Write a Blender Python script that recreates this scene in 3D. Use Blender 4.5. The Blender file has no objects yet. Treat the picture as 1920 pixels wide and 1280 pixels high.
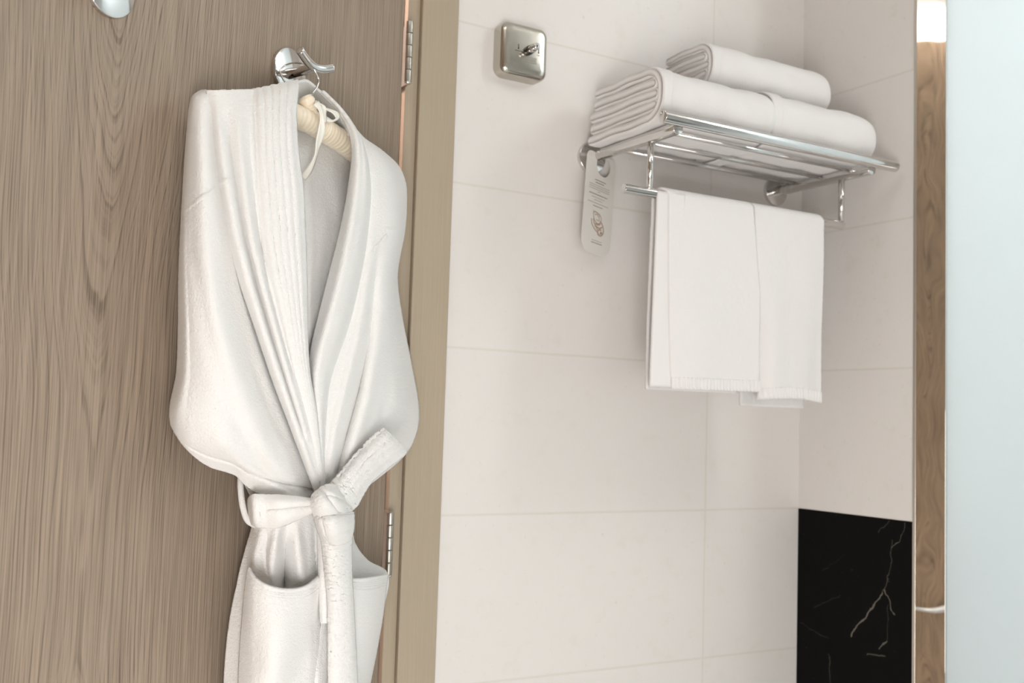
import bpy, bmesh, math, random
import numpy as np
from mathutils import Vector, Matrix
random.seed(7); np.random.seed(7)
D = bpy.data; C = bpy.context.scene.collection
R = math.radians

# ------------------------------------------------------------------ camera
EYE = 1.40
F_PX = 1977.55
YAW, PITCH, ROLL = .528543506, .0731627991, .0316228987
_cy, _sy = math.cos(YAW), math.sin(YAW)
CF = np.array([_sy*math.cos(PITCH), _cy*math.cos(PITCH), math.sin(PITCH)])
_r = np.array([_cy, -_sy, 0.]); _u = np.cross(_r, CF)
CR = _r*math.cos(ROLL) + _u*math.sin(ROLL)
CU = -_r*math.sin(ROLL) + _u*math.cos(ROLL)
cam_d = D.cameras.new('camera'); cam = D.objects.new('camera', cam_d); C.objects.link(cam)
cam_d.sensor_fit = 'HORIZONTAL'; cam_d.sensor_width = 36; cam_d.lens = 36*F_PX/1920
M = Matrix(((CR[0], CU[0], -CF[0], 0), (CR[1], CU[1], -CF[1], 0), (CR[2], CU[2], -CF[2], EYE), (0, 0, 0, 1)))
cam.matrix_world = M
cam_d.clip_start = .02
cam_d.dof.use_dof = True; cam_d.dof.focus_distance = 1.52; cam_d.dof.aperture_fstop = 5.0
sc = bpy.context.scene; sc.camera = cam
sc.view_settings.view_transform = 'Standard'; sc.view_settings.look = 'None'
sc.view_settings.gamma = 1; sc.view_settings.use_curve_mapping = False
sc.view_settings.exposure = 0.0

# ------------------------------------------------------------------ world and big lights
w = D.worlds.new('world'); sc.world = w; w.use_nodes = True
w.node_tree.nodes['Background'].inputs[0].default_value = (1, .98, .95, 1)
w.node_tree.nodes['Background'].inputs[1].default_value = .25

def area(name, loc, target, size, power, color=(1, 1, 1), sy=None):
    l = D.lights.new(name, 'AREA'); l.energy = power; l.color = color
    l.shape = 'RECTANGLE'; l.size = size; l.size_y = sy or size
    o = D.objects.new(name, l); C.objects.link(o); o.location = loc
    o.rotation_euler = (Vector(target)-Vector(loc)).to_track_quat('-Z', 'Y').to_euler()
    return o
area('ceiling_fill_light', (.35, .45, 2.92), (.45, .8, 0), .7, 3, (1, .985, .965))  # weak top fill added under the ceiling, no fitting modelled
area('low_left_key_light', (-.30, -.40, .68), (1.05, 1.6, .95), .9, 41, (1, .985, .978))  # main soft light, added low on the left out of view; no real fixture
area('rear_fill_light', (.5, -1.5, .9), (.9, 1.7, 1.0), 1.2, 9, (1, .99, .975))  # added soft fill from behind the camera, not a real window
area('shower_light', (2.5, .4, 2.9), (2.2, .9, 1.1), .8, 31, (.985, 1, .995))
area('hall_light', (.1, 2.2, 2.85), (.72, 1.75, 2.2), .4, 34, (1, .76, .70))

# ------------------------------------------------------------------ geometry helpers
H0 = np.array([.7323, 1.66]); ND = np.array([.5, -math.sqrt(.75)]); DD = np.array([-math.sqrt(.75), -.5])
def rays(p):
    p = np.asarray(p, float)
    d = CF*F_PX + (p[..., 0:1]-960)*CR - (p[..., 1:2]-640)*CU
    return d
def dpt(px, py, d):
    """point of the sight line through (px, py) lying d metres in front of the door face"""
    p = np.stack(np.broadcast_arrays(np.asarray(px, float), np.asarray(py, float)), -1)
    r = rays(p); d = np.asarray(d, float)
    s = (H0@ND + d)/(r[..., :2]@ND)
    X = r*s[..., None]; X[..., 2] += EYE
    return X
def dloc(s, d, z):
    """door coordinates: s along the leaf from the hinge, d out of its face, z height over the eye line"""
    q = H0 + DD*s + ND*d
    return np.array([q[0], q[1], z+EYE])
def ypt(px, py, y):
    r = rays(np.array([px, py], float)); X = r*y/r[1]; X[2] += EYE; return X

def mesh_obj(name, V, F, mat, parent=None, smooth=True, edges=()):
    V = [tuple(map(float, v)) for v in V]
    me = D.meshes.new(name); me.from_pydata(V, list(edges), [tuple(f) for f in F]); me.update()
    if smooth: me.polygons.foreach_set('use_smooth', [True]*len(me.polygons))
    if mat: me.materials.append(mat)
    o = D.objects.new(name, me); C.objects.link(o)
    if parent:
        o.parent = parent
        o.matrix_parent_inverse = Matrix.Translation(-Vector(parent_world(parent)))
    return o
def parent_world(p):
    v = Vector(p.location)
    while p.parent:
        v = v + (p.matrix_parent_inverse.to_translation()); p = p.parent; v = v + Vector(p.location)
    return v
def thing(name, label, cat, loc, group=None):
    o = D.objects.new(name, None); C.objects.link(o); o.location = [float(a) for a in loc]
    o.empty_display_size = .02
    o['label'] = label; o['category'] = cat
    if group: o['group'] = group
    return o
def tag(o, label, cat, group=None):
    o['label'] = label; o['category'] = cat
    if group: o['group'] = group
    return o
class MB:
    def __init__(s): s.V = []; s.F = []
    def add(s, V, F):
        n = len(s.V); s.V += [tuple(map(float, v)) for v in V]; s.F += [tuple(i+n for i in f) for f in F]
        return s
    def build(s, name, mat, parent=None, smooth=True): return mesh_obj(name, s.V, s.F, mat, parent, smooth)
def tube_vf(P, r, seg=20, ring=None, cap=True, round_end=0.0):
    P = [np.array(p, float) for p in P]; n = len(P)
    rr = r if hasattr(r, '__len__') else [r]*n
    if round_end > 0:
        k = 4; P2 = []; r2 = []
        t0 = (P[1]-P[0])/np.linalg.norm(P[1]-P[0]); t1 = (P[-1]-P[-2])/np.linalg.norm(P[-1]-P[-2])
        for i in range(k):
            a = (i/k)*math.pi/2
            P2.append(P[0]+t0*round_end*(1-math.sin(a))); r2.append(rr[0]-round_end*(1-math.cos(math.pi/2-a)) if False else rr[0]-round_end+round_end*math.sin(a)) 
        P2 = [P[0]+t0*round_end*(1-math.cos(i/k*math.pi/2)) for i in range(k)]
        r2 = [rr[0]-round_end+round_end*math.sin(i/k*math.pi/2) for i in range(k)]
        mid = [P[0]+t0*round_end]+list(P[1:-1])+[P[-1]-t1*round_end]
        Q = [P[-1]-t1*round_end*(1-math.cos(i/k*math.pi/2)) for i in range(k)][::-1]
        q2 = [rr[-1]-round_end+round_end*math.sin(i/k*math.pi/2) for i in range(k)][::-1]
        rr = r2+list(rr)+q2; P = P2+mid+Q; n = len(P)
    V = []; Fc = []; up = None
    for i, p in enumerate(P):
        t = P[min(i+1, n-1)]-P[max(i-1, 0)]; t = t/(np.linalg.norm(t)+1e-12)
        if up is None:
            a = np.array([0, 0, 1.]) if abs(t[2]) < .9 else np.array([1., 0, 0]); up = np.cross(t, a); up /= np.linalg.norm(up)
        else:
            up = up - t*(up@t); up /= np.linalg.norm(up)
        b = np.cross(t, up)
        for k in range(seg):
            a = 2*math.pi*k/seg; V.append(p+rr[i]*(up*math.cos(a)+b*math.sin(a)))
    for i in range(n-1):
        for k in range(seg):
            a = i*seg+k; b_ = i*seg+(k+1) % seg; Fc.append((a, b_, b_+seg, a+seg))
    if cap:
        Fc.append(tuple(range(seg))[::-1]); Fc.append(tuple((n-1)*seg+k for k in range(seg)))
    return V, Fc
def smooth_path(P, n=24):
    P = np.array(P, float); m = len(P); out = []
    for i in range(n+1):
        out.append(cr(P, i/n))
    return out
def cr(P, t):
    m = len(P); x = t*(m-1); i = min(int(x), m-2); f = x-i
    p1, p2 = P[i], P[i+1]; p0 = P[i-1] if i > 0 else 2*p1-p2; p3 = P[i+2] if i+2 < m else 2*p2-p1
    return .5*((2*p1)+(-p0+p2)*f+(2*p0-5*p1+4*p2-p3)*f*f+(-p0+3*p1-3*p2+p3)*f**3)
def box(name, lo, hi, mat, parent=None, bev=.002, seg=2):
    bm = bmesh.new(); bmesh.ops.create_cube(bm, size=1)
    for v in bm.verts: v.co = Vector([lo[i]+(v.co[i]+.5)*(hi[i]-lo[i]) for i in range(3)])
    if bev: bmesh.ops.bevel(bm, geom=list(bm.edges), offset=bev, segments=seg, profile=.5, affect='EDGES')
    me = D.meshes.new(name); bm.to_mesh(me); bm.free(); me.materials.append(mat)
    o = D.objects.new(name, me); C.objects.link(o)
    if parent:
        o.parent = parent; o.matrix_parent_inverse = Matrix.Translation(-Vector(parent_world(parent)))
    return o
def cyl_vf(c, ax, r, h, seg=48, bev=.0015):
    """disc with rounded rims; c = base centre, ax = unit axis"""
    c = np.array(c, float); ax = np.array(ax, float); ax /= np.linalg.norm(ax)
    P = [c, c+ax*1e-5, c+ax*(h-bev), c+ax*(h-bev*.3), c+ax*h]
    return tube_vf(P, [r, r, r, r-bev*.4, r-bev], seg)
def struct(o): o['kind'] = 'structure'; return o

# ------------------------------------------------------------------ material helpers
def mat(name):
    m = D.materials.new(name); m.use_nodes = True
    return m, m.node_tree, m.node_tree.nodes['Principled BSDF']
def N(nt, t, **kw):
    n = nt.nodes.new(t)
    for k, v in kw.items(): setattr(n, k, v)
    return n
def L(nt, a, b): nt.links.new(a, b)
def math_n(nt, op, a, b=None, c=None):
    n = N(nt, 'ShaderNodeMath', operation=op)
    for i, v in enumerate((a, b, c)):
        if v is None: continue
        if hasattr(v, 'links') or hasattr(v, 'is_linked'): L(nt, v, n.inputs[i])
        else: n.inputs[i].default_value = v
    return n.outputs[0]
def ramp(nt, fac, stops):
    n = N(nt, 'ShaderNodeValToRGB'); L(nt, fac, n.inputs[0])
    while len(n.color_ramp.elements) < len(stops): n.color_ramp.elements.new(.5)
    for e, (p, c) in zip(n.color_ramp.elements, stops): e.position = p; e.color = tuple(c)+(1,) if len(c) == 3 else c
    return n.outputs[0]
def mixc(nt, fac, a, b, mode='MIX'):
    n = N(nt, 'ShaderNodeMix', data_type='RGBA', blend_type=mode)
    for s, v in ((n.inputs[0], fac), (n.inputs[6], a), (n.inputs[7], b)):
        if hasattr(v, 'is_linked'): L(nt, v, s)
        elif isinstance(v, (int, float)): s.default_value = v
        else: s.default_value = tuple(v)+(1,)
    return n.outputs[2]
def noise(nt, vec, scale, detail=3, rough=.55, dims='3D'):
    n = N(nt, 'ShaderNodeTexNoise', noise_dimensions=dims)
    n.inputs['Scale'].default_value = scale; n.inputs['Detail'].default_value = detail; n.inputs['Roughness'].default_value = rough
    if dims == '1D': L(nt, vec, n.inputs['W'])
    else: L(nt, vec, n.inputs['Vector'])
    return n.outputs[0]
def scaled(nt, vec, s):
    n = N(nt, 'ShaderNodeMapping'); n.inputs['Scale'].default_value = s; L(nt, vec, n.inputs[0]); return n.outputs[0]
def bump(nt, h, strength, dist):
    n = N(nt, 'ShaderNodeBump'); n.inputs['Strength'].default_value = strength; n.inputs['Distance'].default_value = dist
    L(nt, h, n.inputs['Height']); return n.outputs[0]
def simple(name, col, rough=.5, metal=0, **kw):
    m, nt, b = mat(name); b.inputs['Base Color'].default_value = tuple(col)+(1,)
    b.inputs['Roughness'].default_value = rough; b.inputs['Metallic'].default_value = metal
    for k, v in kw.items(): b.inputs[k.replace('_', ' ')].default_value = v
    return m

def wood(name, light, dark, centre=.6, ax=0, fine=1.0, amp=1.0, rough=.5):
    """oak veneer: cathedral figure round x = centre, dense straight pores elsewhere. ax 0: x across, z along"""
    m, nt, b = mat(name); tc = N(nt, 'ShaderNodeTexCoord'); sep = N(nt, 'ShaderNodeSeparateXYZ'); L(nt, tc.outputs['Object'], sep.inputs[0])
    x, y, z = sep.outputs[ax], sep.outputs[1-ax], sep.outputs[2]
    comb = N(nt, 'ShaderNodeCombineXYZ'); L(nt, x, comb.inputs[0]); L(nt, z, comb.inputs[2]); v = comb.outputs[0]
    warp = noise(nt, scaled(nt, v, (7, 1, 1.1)), 1, 2, .5)
    warp2 = noise(nt, scaled(nt, v, (30, 1, 3.5)), 1, 2, .5)
    cx = math_n(nt, 'ADD', x, math_n(nt, 'MULTIPLY', math_n(nt, 'SUBTRACT', noise(nt, z, 2.2, 1, .5, '1D'), .5), .05))
    dx = math_n(nt, 'SUBTRACT', cx, centre)
    ab = math_n(nt, 'SQRT', math_n(nt, 'ADD', math_n(nt, 'MULTIPLY', dx, dx), .00025))
    far = math_n(nt, 'SUBTRACT', math_n(nt, 'MULTIPLY', ab, -6.0), math_n(nt, 'MULTIPLY', math_n(nt, 'MULTIPLY', dx, dx), 45))
    gz = math_n(nt, 'MULTIPLY', math_n(nt, 'SINE', math_n(nt, 'ADD', math_n(nt, 'MULTIPLY', z, 3.3), -5.6)), .42)
    F = math_n(nt, 'ADD', math_n(nt, 'ADD', far, gz), math_n(nt, 'ADD', math_n(nt, 'MULTIPLY', warp, .5), math_n(nt, 'MULTIPLY', warp2, .15)))
    ring = noise(nt, F, 26, 2, .6, '1D')
    ringr = ramp(nt, ring, [(.32, (1, 1, 1)), (.44, (.4, .4, .4)), (.56, (0, 0, 0))])
    pore = noise(nt, scaled(nt, v, (520*fine, 1, 6)), 1, 2, .6)
    porer = ramp(nt, pore, [(.42, (1, 1, 1)), (.6, (0, 0, 0))])
    pore2 = noise(nt, scaled(nt, v, (190*fine, 1, 3.2)), 1, 3, .6)
    tone = noise(nt, scaled(nt, v, (9, 1, 1.3)), 1, 3, .5)
    base = mixc(nt, tone, [c*.93 for c in light], [min(1, c*1.07) for c in (light[0]*1.0, light[1]*1.0, light[2]*.98)])
    f = math_n(nt, 'MULTIPLY', math_n(nt, 'ADD', math_n(nt, 'MULTIPLY', ringr, .30), math_n(nt, 'MULTIPLY', porer, math_n(nt, 'ADD', math_n(nt, 'MULTIPLY', ringr, .45), .28))), amp)
    f = math_n(nt, 'ADD', f, math_n(nt, 'MULTIPLY', math_n(nt, 'SUBTRACT', pore2, .47), .85*amp))
    n = N(nt, 'ShaderNodeClamp'); L(nt, f, n.inputs[0])
    L(nt, mixc(nt, n.outputs[0], base, dark), b.inputs['Base Color'])
    b.inputs['Roughness'].default_value = rough; b.inputs['Specular IOR Level'].default_value = .35
    L(nt, bump(nt, porer, .25, -.0004), b.inputs['Normal'])
    return m

def tile_marble(name, col, axis):
    m, nt, b = mat(name); g = N(nt, 'ShaderNodeNewGeometry'); sep = N(nt, 'ShaderNodeSeparateXYZ'); L(nt, g.outputs['Position'], sep.inputs[0])
    hcoord = sep.outputs[axis]; z = sep.outputs[2]
    Z0 = .725157+EYE-3.0
    def joint(v, off, per, wd):
        t = math_n(nt, 'ABSOLUTE', math_n(nt, 'SUBTRACT', math_n(nt, 'FRACT', math_n(nt, 'DIVIDE', math_n(nt, 'SUBTRACT', v, off-per/2), per)), .5))
        t = math_n(nt, 'MULTIPLY', t, per)
        return math_n(nt, 'SUBTRACT', 1, math_n(nt, 'SMOOTHSTEP', t, .0003, wd)) if False else smooth_lt(nt, t, .0004, wd)
    jz = joint(z, Z0, .3, .0034)
    if axis == 0: jh = joint(hcoord, 1.72669-.265-6.3, .63, .0034)
    else: jh = joint(hcoord, .8, 5.0, .002)
    j = math_n(nt, 'MAXIMUM', jz, jh)
    n1 = noise(nt, scaled(nt, g.outputs['Position'], (3, 3, 4.5)), 1, 4, .55)
    n2 = noise(nt, scaled(nt, g.outputs['Position'], (26, 26, 26)), 1, 4, .65)
    n3 = noise(nt, scaled(nt, g.outputs['Position'], (90, 90, 90)), 1, 2, .5)
    # a slightly different tone per slab
    cell = N(nt, 'ShaderNodeTexWhiteNoise', noise_dimensions='2D'); cc = N(nt, 'ShaderNodeCombineXYZ')
    L(nt, math_n(nt, 'FLOOR', math_n(nt, 'DIVIDE', math_n(nt, 'SUBTRACT', z, Z0), .3)), cc.inputs[0])
    L(nt, math_n(nt, 'FLOOR', math_n(nt, 'DIVIDE', math_n(nt, 'SUBTRACT', hcoord, 1.72669-.265-6.3), .63)), cc.inputs[1]); L(nt, cc.outputs[0], cell.inputs[0])
    base = mixc(nt, n1, [c*.965 for c in col], [col[0], col[1]*1.0, col[2]*1.005])
    base = mixc(nt, ramp(nt, n2, [(.55, (0, 0, 0)), (.75, (1, 1, 1))]), base, (col[0]*.93, col[1]*.925, col[2]*.88))
    base = mixc(nt, ramp(nt, n3, [(.68, (0, 0, 0)), (.78, (1, 1, 1))]), base, (col[0]*.87, col[1]*.86, col[2]*.82))
    base = mixc(nt, math_n(nt, 'MULTIPLY', cell.outputs[0], .5), base, [c*.95 for c in col])
    base = mixc(nt, math_n(nt, 'MULTIPLY', j, .5), base, (col[0]*.80, col[1]*.79, col[2]*.70))
    L(nt, base, b.inputs['Base Color'])
    b.inputs['Roughness'].default_value = .34; b.inputs['Specular IOR Level'].default_value = .3
    L(nt, bump(nt, j, .3, -.0006), b.inputs['Normal'])
    return m
def smooth_lt(nt, t, a, bb):
    n = N(nt, 'ShaderNodeMapRange', interpolation_type='SMOOTHSTEP'); L(nt, t, n.inputs[0])
    n.inputs[1].default_value = a; n.inputs[2].default_value = bb; n.inputs[3].default_value = 1; n.inputs[4].default_value = 0
    return n.outputs[0]

def black_marble():
    m, nt, b = mat('black_marble'); g = N(nt, 'ShaderNodeNewGeometry'); P = g.outputs['Position']
    nz = N(nt, 'ShaderNodeTexNoise'); nz.inputs['Scale'].default_value = 38; nz.inputs['Detail'].default_value = 4; L(nt, P, nz.inputs['Vector'])
    v = N(nt, 'ShaderNodeVectorMath', operation='SUBTRACT'); L(nt, nz.outputs['Color'], v.inputs[0]); v.inputs[1].default_value = (.5, .5, .5)
    sc_ = N(nt, 'ShaderNodeVectorMath', operation='SCALE'); L(nt, v.outputs[0], sc_.inputs[0]); sc_.inputs['Scale'].default_value = .020
    w1 = N(nt, 'ShaderNodeVectorMath', operation='ADD'); L(nt, P, w1.inputs[0]); L(nt, sc_.outputs[0], w1.inputs[1])
    sp = N(nt, 'ShaderNodeSeparateXYZ'); L(nt, w1.outputs[0], sp.inputs[0]); Y, Z = sp.outputs[1], sp.outputs[2]
    total = None
    for (y0, z0, y1, z1, wd, st) in [(1.541, -.420, 1.457, -.322, .0022, .75), (1.457, -.322, 1.444, -.280, .0012, .3), (1.444, -.280, 1.438, -.214, .0010, .35), (1.438, -.226, 1.420, -.216, .0012, .5),
                                     (1.420, -.216, 1.406, -.178, .0010, .4), (1.454, -.315, 1.431, -.36, .0018, .6), (1.447, -.345, 1.447, -.413, .0009, .28), (1.447, -.413, 1.468, -.432, .0020, .55),
                                     (1.500, -.452, 1.455, -.444, .0018, .35), (1.474, -.205, 1.444, -.178, .0008, .3), (1.64, -.38, 1.57, -.345, .0007, .16), (1.62, -.30, 1.56, -.26, .0006, .12),
                                     (1.60, -.47, 1.58, -.60, .0009, .3), (1.58, -.60, 1.45, -.72, .0016, .5), (1.68, -.42, 1.60, -.44, .0008, .2)]:
        dy, dz = y1-y0, z1-z0; l2 = dy*dy+dz*dz; z0 += EYE
        t = math_n(nt, 'DIVIDE', math_n(nt, 'ADD', math_n(nt, 'MULTIPLY', math_n(nt, 'SUBTRACT', Y, y0), dy), math_n(nt, 'MULTIPLY', math_n(nt, 'SUBTRACT', Z, z0), dz)), l2)
        c = N(nt, 'ShaderNodeClamp'); L(nt, t, c.inputs[0]); t = c.outputs[0]
        ey = math_n(nt, 'SUBTRACT', math_n(nt, 'SUBTRACT', Y, y0), math_n(nt, 'MULTIPLY', t, dy)); ez = math_n(nt, 'SUBTRACT', math_n(nt, 'SUBTRACT', Z, z0), math_n(nt, 'MULTIPLY', t, dz))
        d = math_n(nt, 'SQRT', math_n(nt, 'ADD', math_n(nt, 'MULTIPLY', ey, ey), math_n(nt, 'MULTIPLY', ez, ez)))
        f = math_n(nt, 'MULTIPLY', smooth_lt(nt, d, wd*.15, wd*1.1), st*.62)
        total = f if total is None else math_n(nt, 'MAXIMUM', total, f)
    dots = math_n(nt, 'MULTIPLY', ramp(nt, noise(nt, P, 120, 1, .5), [(.76, (0, 0, 0)), (.82, (1, 1, 1))]), .12)
    L(nt, mixc(nt, math_n(nt, 'MAXIMUM', total, dots), (.0035, .0033, .003), (.36, .32, .26)), b.inputs['Base Color'])
    b.inputs['Roughness'].default_value = .3; b.inputs['Specular IOR Level'].default_value = .06
    return m

def terry(name, col, scale=1.0, strength=.8, dist=.0015, rib=None):
    m, nt, b = mat(name); tc = N(nt, 'ShaderNodeTexCoord'); P = tc.outputs['Object']
    a = noise(nt, P, 430*scale, 3, .7); c = noise(nt, P, 1100*scale, 2, .6)
    v = N(nt, 'ShaderNodeTexVoronoi'); v.inputs['Scale'].default_value = 700*scale; L(nt, P, v.inputs['Vector'])
    h = math_n(nt, 'ADD', math_n(nt, 'MULTIPLY', a, .8), math_n(nt, 'MULTIPLY', v.outputs['Distance'], .45))
    n1 = noise(nt, P, 900*scale, 2, .6)
    L(nt, mixc(nt, n1, [x*.97 for x in col], col), b.inputs['Base Color'])
    b.inputs['Roughness'].default_value = .95; b.inputs['Specular IOR Level'].default_value = .1
    b.inputs['Sheen Weight'].default_value = .25; b.inputs['Sheen Roughness'].default_value = .6
    tr = N(nt, 'ShaderNodeBsdfTranslucent'); tr.inputs[0].default_value = (.95, .92, .87, 1); mx = N(nt, 'ShaderNodeMixShader'); mx.inputs[0].default_value = .05
    L(nt, b.outputs[0], mx.inputs[1]); L(nt, tr.outputs[0], mx.inputs[2]); L(nt, mx.outputs[0], nt.nodes['Material Output'].inputs[0])
    L(nt, bump(nt, h, strength, dist), b.inputs['Normal'])
    return m

CHROME = simple('chrome', (.70, .685, .67), .09, 1)
SATIN = simple('satin_steel', (.48, .45, .40), .38, 1)
BOXST = simple('polished_box_steel', (.56, .53, .47), .15, 1)
OAK = wood('oak_door_veneer', (.372, .291, .220), (.165, .124, .092), .6, amp=1.12)
OAK2 = wood('oak_frame_veneer', (.43, .355, .265), (.30, .24, .175), .2, fine=1.4, amp=.38)
REDW = simple('reddish_frame_rebate', (.58, .36, .31), .6)
TILE_B = tile_marble('white_marble_back', (.78, .747, .716), 0)
TILE_S = tile_marble('white_marble_side', (.78, .747, .716), 1)
ROBE = terry('robe_terry', (.94, .925, .90))
TOWEL = terry('towel_terry', (.85, .825, .81), 1.0, .4, .0010)
PLASTER = simple('white_plaster', (.80, .78, .75), .8)
FLOORM = simple('floor_stone', (.78, .76, .73), .4)

# ------------------------------------------------------------------ the setting
CX, CY = 1.72669, 1.69
CEIL = 3.04
struct(box('wall_back', (.835, CY, 0), (CX, CY+.1, CEIL), TILE_B, bev=0))
struct(box('wall_right', (CX, 1.385, -.1749+EYE), (CX+.08, CY+.1, CEIL), TILE_S, bev=0))
struct(box('trim_1', (CX-.0008, 1.385, 0), (CX+.08, CY-.0, -.1755+EYE), black_marble(), bev=.0006))
struct(box('floor', (-1.2, -1.7, -.06), (3.0, 3.3, 0), FLOORM, bev=0))
struct(box('ceiling', (-1.2, -1.7, CEIL), (3.0, 3.3, CEIL+.06), PLASTER, bev=0))
struct(box('wall_front', (-1.2, -1.7, 0), (3.0, -1.6, CEIL), PLASTER, bev=0))
struct(box('wall_left', (-1.2, -1.6, 0), (-1.1, 3.2, CEIL), PLASTER, bev=0))
struct(box('wall_rear_left', (-1.1, CY, 0), (-.19, CY+.1, CEIL), PLASTER, bev=0))
struct(box('wall_rear_header', (-.19, CY, 2.42), (.835, CY+.1, CEIL), PLASTER, bev=0))
struct(box('wall_hall', (-1.2, 3.2, 0), (3.0, 3.3, CEIL), PLASTER, bev=0))
struct(box('wall_shower_back', (CX+.08, CY, 0), (3.0, CY+.1, CEIL), simple('shower_tile', (.72, .78, .80), .3), bev=0))
struct(box('floor_dimming_slab', (2.25, -1.55, .0), (2.9, CY, .03), simple('dimming_slab_grey', (.25, .30, .31), .4), bev=0))  # unseen dark slab added so the lower glass gets less light
struct(box('wall_shower_side', (2.9, -1.6, 0), (3.0, CY, CEIL), simple('shower_tile_side', (.72, .78, .80), .3), bev=0))

# door frame: casing, jamb
struct(box('trim_2', (.772, 1.674, 0), (.8445, 1.70, 2.46), OAK2, bev=.002))
j = struct(box('door_frame_jamb', (.7475, 1.683, 0), (.7715, 1.79, 2.42), OAK2, bev=.0015)); j.name = 'trim_3'
j = struct(box('trim_4', (.7440, 1.70, 0), (.7474, 1.79, 2.42), REDW, bev=0))

# door leaf (opened 30 degrees into the room), local x = distance from hinge
me_ = None
def leaf():
    bm = bmesh.new(); bmesh.ops.create_cube(bm, size=1)
    for v in bm.verts:
        v.co = Vector((.003+(v.co.x+.5)*.90, (v.co.y-.5)*.040, (v.co.z+.5)*2.40+.01))
    bmesh.ops.bevel(bm, geom=list(bm.edges), offset=.0012, segments=2, profile=.5, affect='EDGES')
    me = D.meshes.new('door_1'); bm.to_mesh(me); bm.free(); me.materials.append(OAK)
    o = D.objects.new('door_1', me); C.objects.link(o)
    # local +x -> DD, local -y.. -> behind the face
    o.matrix_world = Matrix(((DD[0], ND[0], 0, H0[0]), (DD[1], ND[1], 0, H0[1]), (0, 0, 1, 0), (0, 0, 0, 1)))
    return o
door = struct(leaf())

# hinges
def hinge(z0, z1, label, n=5):
    x, y = .7395, 1.6555
    t = thing('door_hinge', label, 'hinge', (x, y, z0), 'hinges of the oak door')
    hk = (z1-z0)/n
    for k in range(n):
        V, F = tube_vf([(x, y, z0+k*hk+.0005), (x, y, z0+(k+1)*hk-.0005)], .0062, 24, round_end=.0007)
        mesh_obj('knuckle', V, F, SATIN, t)
    V, F = tube_vf([(x, y, z0-.004), (x, y, z0-.0015), (x, y, z0+.001)], [.003, .0064, .0058], 24)
    mesh_obj('pin_cap', V, F, CHROME, t)
    box('hinge_leaf', (.742, 1.6600, z0), (.7472, 1.700, z1), SATIN, t, bev=.0004)
    return t
zt, zb = ypt(760, 38, 1.6555)[2], ypt(757, 153, 1.6555)[2]
hinge(zb, zt, 'upper steel barrel hinge between oak door and frame, above the robe shoulder')
zt, zb = ypt(731, 960, 1.6555)[2], ypt(728, 1078, 1.6555)[2]
hinge(zb, zt, 'lower steel barrel hinge on oak door frame, beside the robe pocket')

# ------------------------------------------------------------------ cloth surfaces
def crv(A, t):
    """catmull-rom along axis 0 of array A at parameters t (0..1)"""
    m = len(A); x = np.clip(t, 0, 1)*(m-1); i = np.minimum(x.astype(int), m-2); f = (x-i).reshape((-1,)+(1,)*(A.ndim-1))
    p1, p2 = A[i], A[i+1]; p0 = np.where((i > 0).reshape(f.shape), A[np.maximum(i-1, 0)], 2*p1-p2)
    p3 = np.where((i+2 < m).reshape(f.shape), A[np.minimum(i+2, m-1)], 2*p2-p1)
    return .5*(2*p1+(-p0+p2)*f+(2*p0-5*p1+4*p2-p3)*f*f+(-p0+3*p1-3*p2+p3)*f**3)
def resample(row, n):
    P = np.array(row, float)
    if len(P) == 1: return np.repeat(P, n, 0)
    seg = np.r_[0, np.cumsum(np.hypot(np.diff(P[:, 0]), np.diff(P[:, 1]))+.6)]; seg /= seg[-1]
    t = np.linspace(0, 1, n); idx = np.interp(t, seg, np.arange(len(P)))/(len(P)-1)
    return crv(P, idx)
def vnoise(x, y, seed=0):
    rs = np.random.RandomState(seed); G = rs.rand(256, 256)
    xi = np.floor(x).astype(int); yi = np.floor(y).astype(int); fx = x-xi; fy = y-yi
    fx = fx*fx*(3-2*fx); fy = fy*fy*(3-2*fy)
    g = lambda a, b: G[a % 256, b % 256]
    return (g(xi, yi)*(1-fx)+g(xi+1, yi)*fx)*(1-fy)+(g(xi, yi+1)*(1-fx)+g(xi+1, yi+1)*fx)*fy-.5
def crease_field(px, py, creases):
    """creases: polylines of (x, y, half width, height); run downwards (y increasing)"""
    out = np.zeros_like(px)
    for c in creases:
        c = np.array(c, float)
        x = np.interp(py, c[:, 1], c[:, 0]); w_ = np.interp(py, c[:, 1], c[:, 2]); h = np.interp(py, c[:, 1], c[:, 3])
        fade = np.clip((py-c[0, 1]+25)/50, 0, 1)*np.clip((c[-1, 1]+25-py)/50, 0, 1)
        t = (px-x)/w_
        out += h*fade*np.exp(-t*t)
    return out
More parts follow.
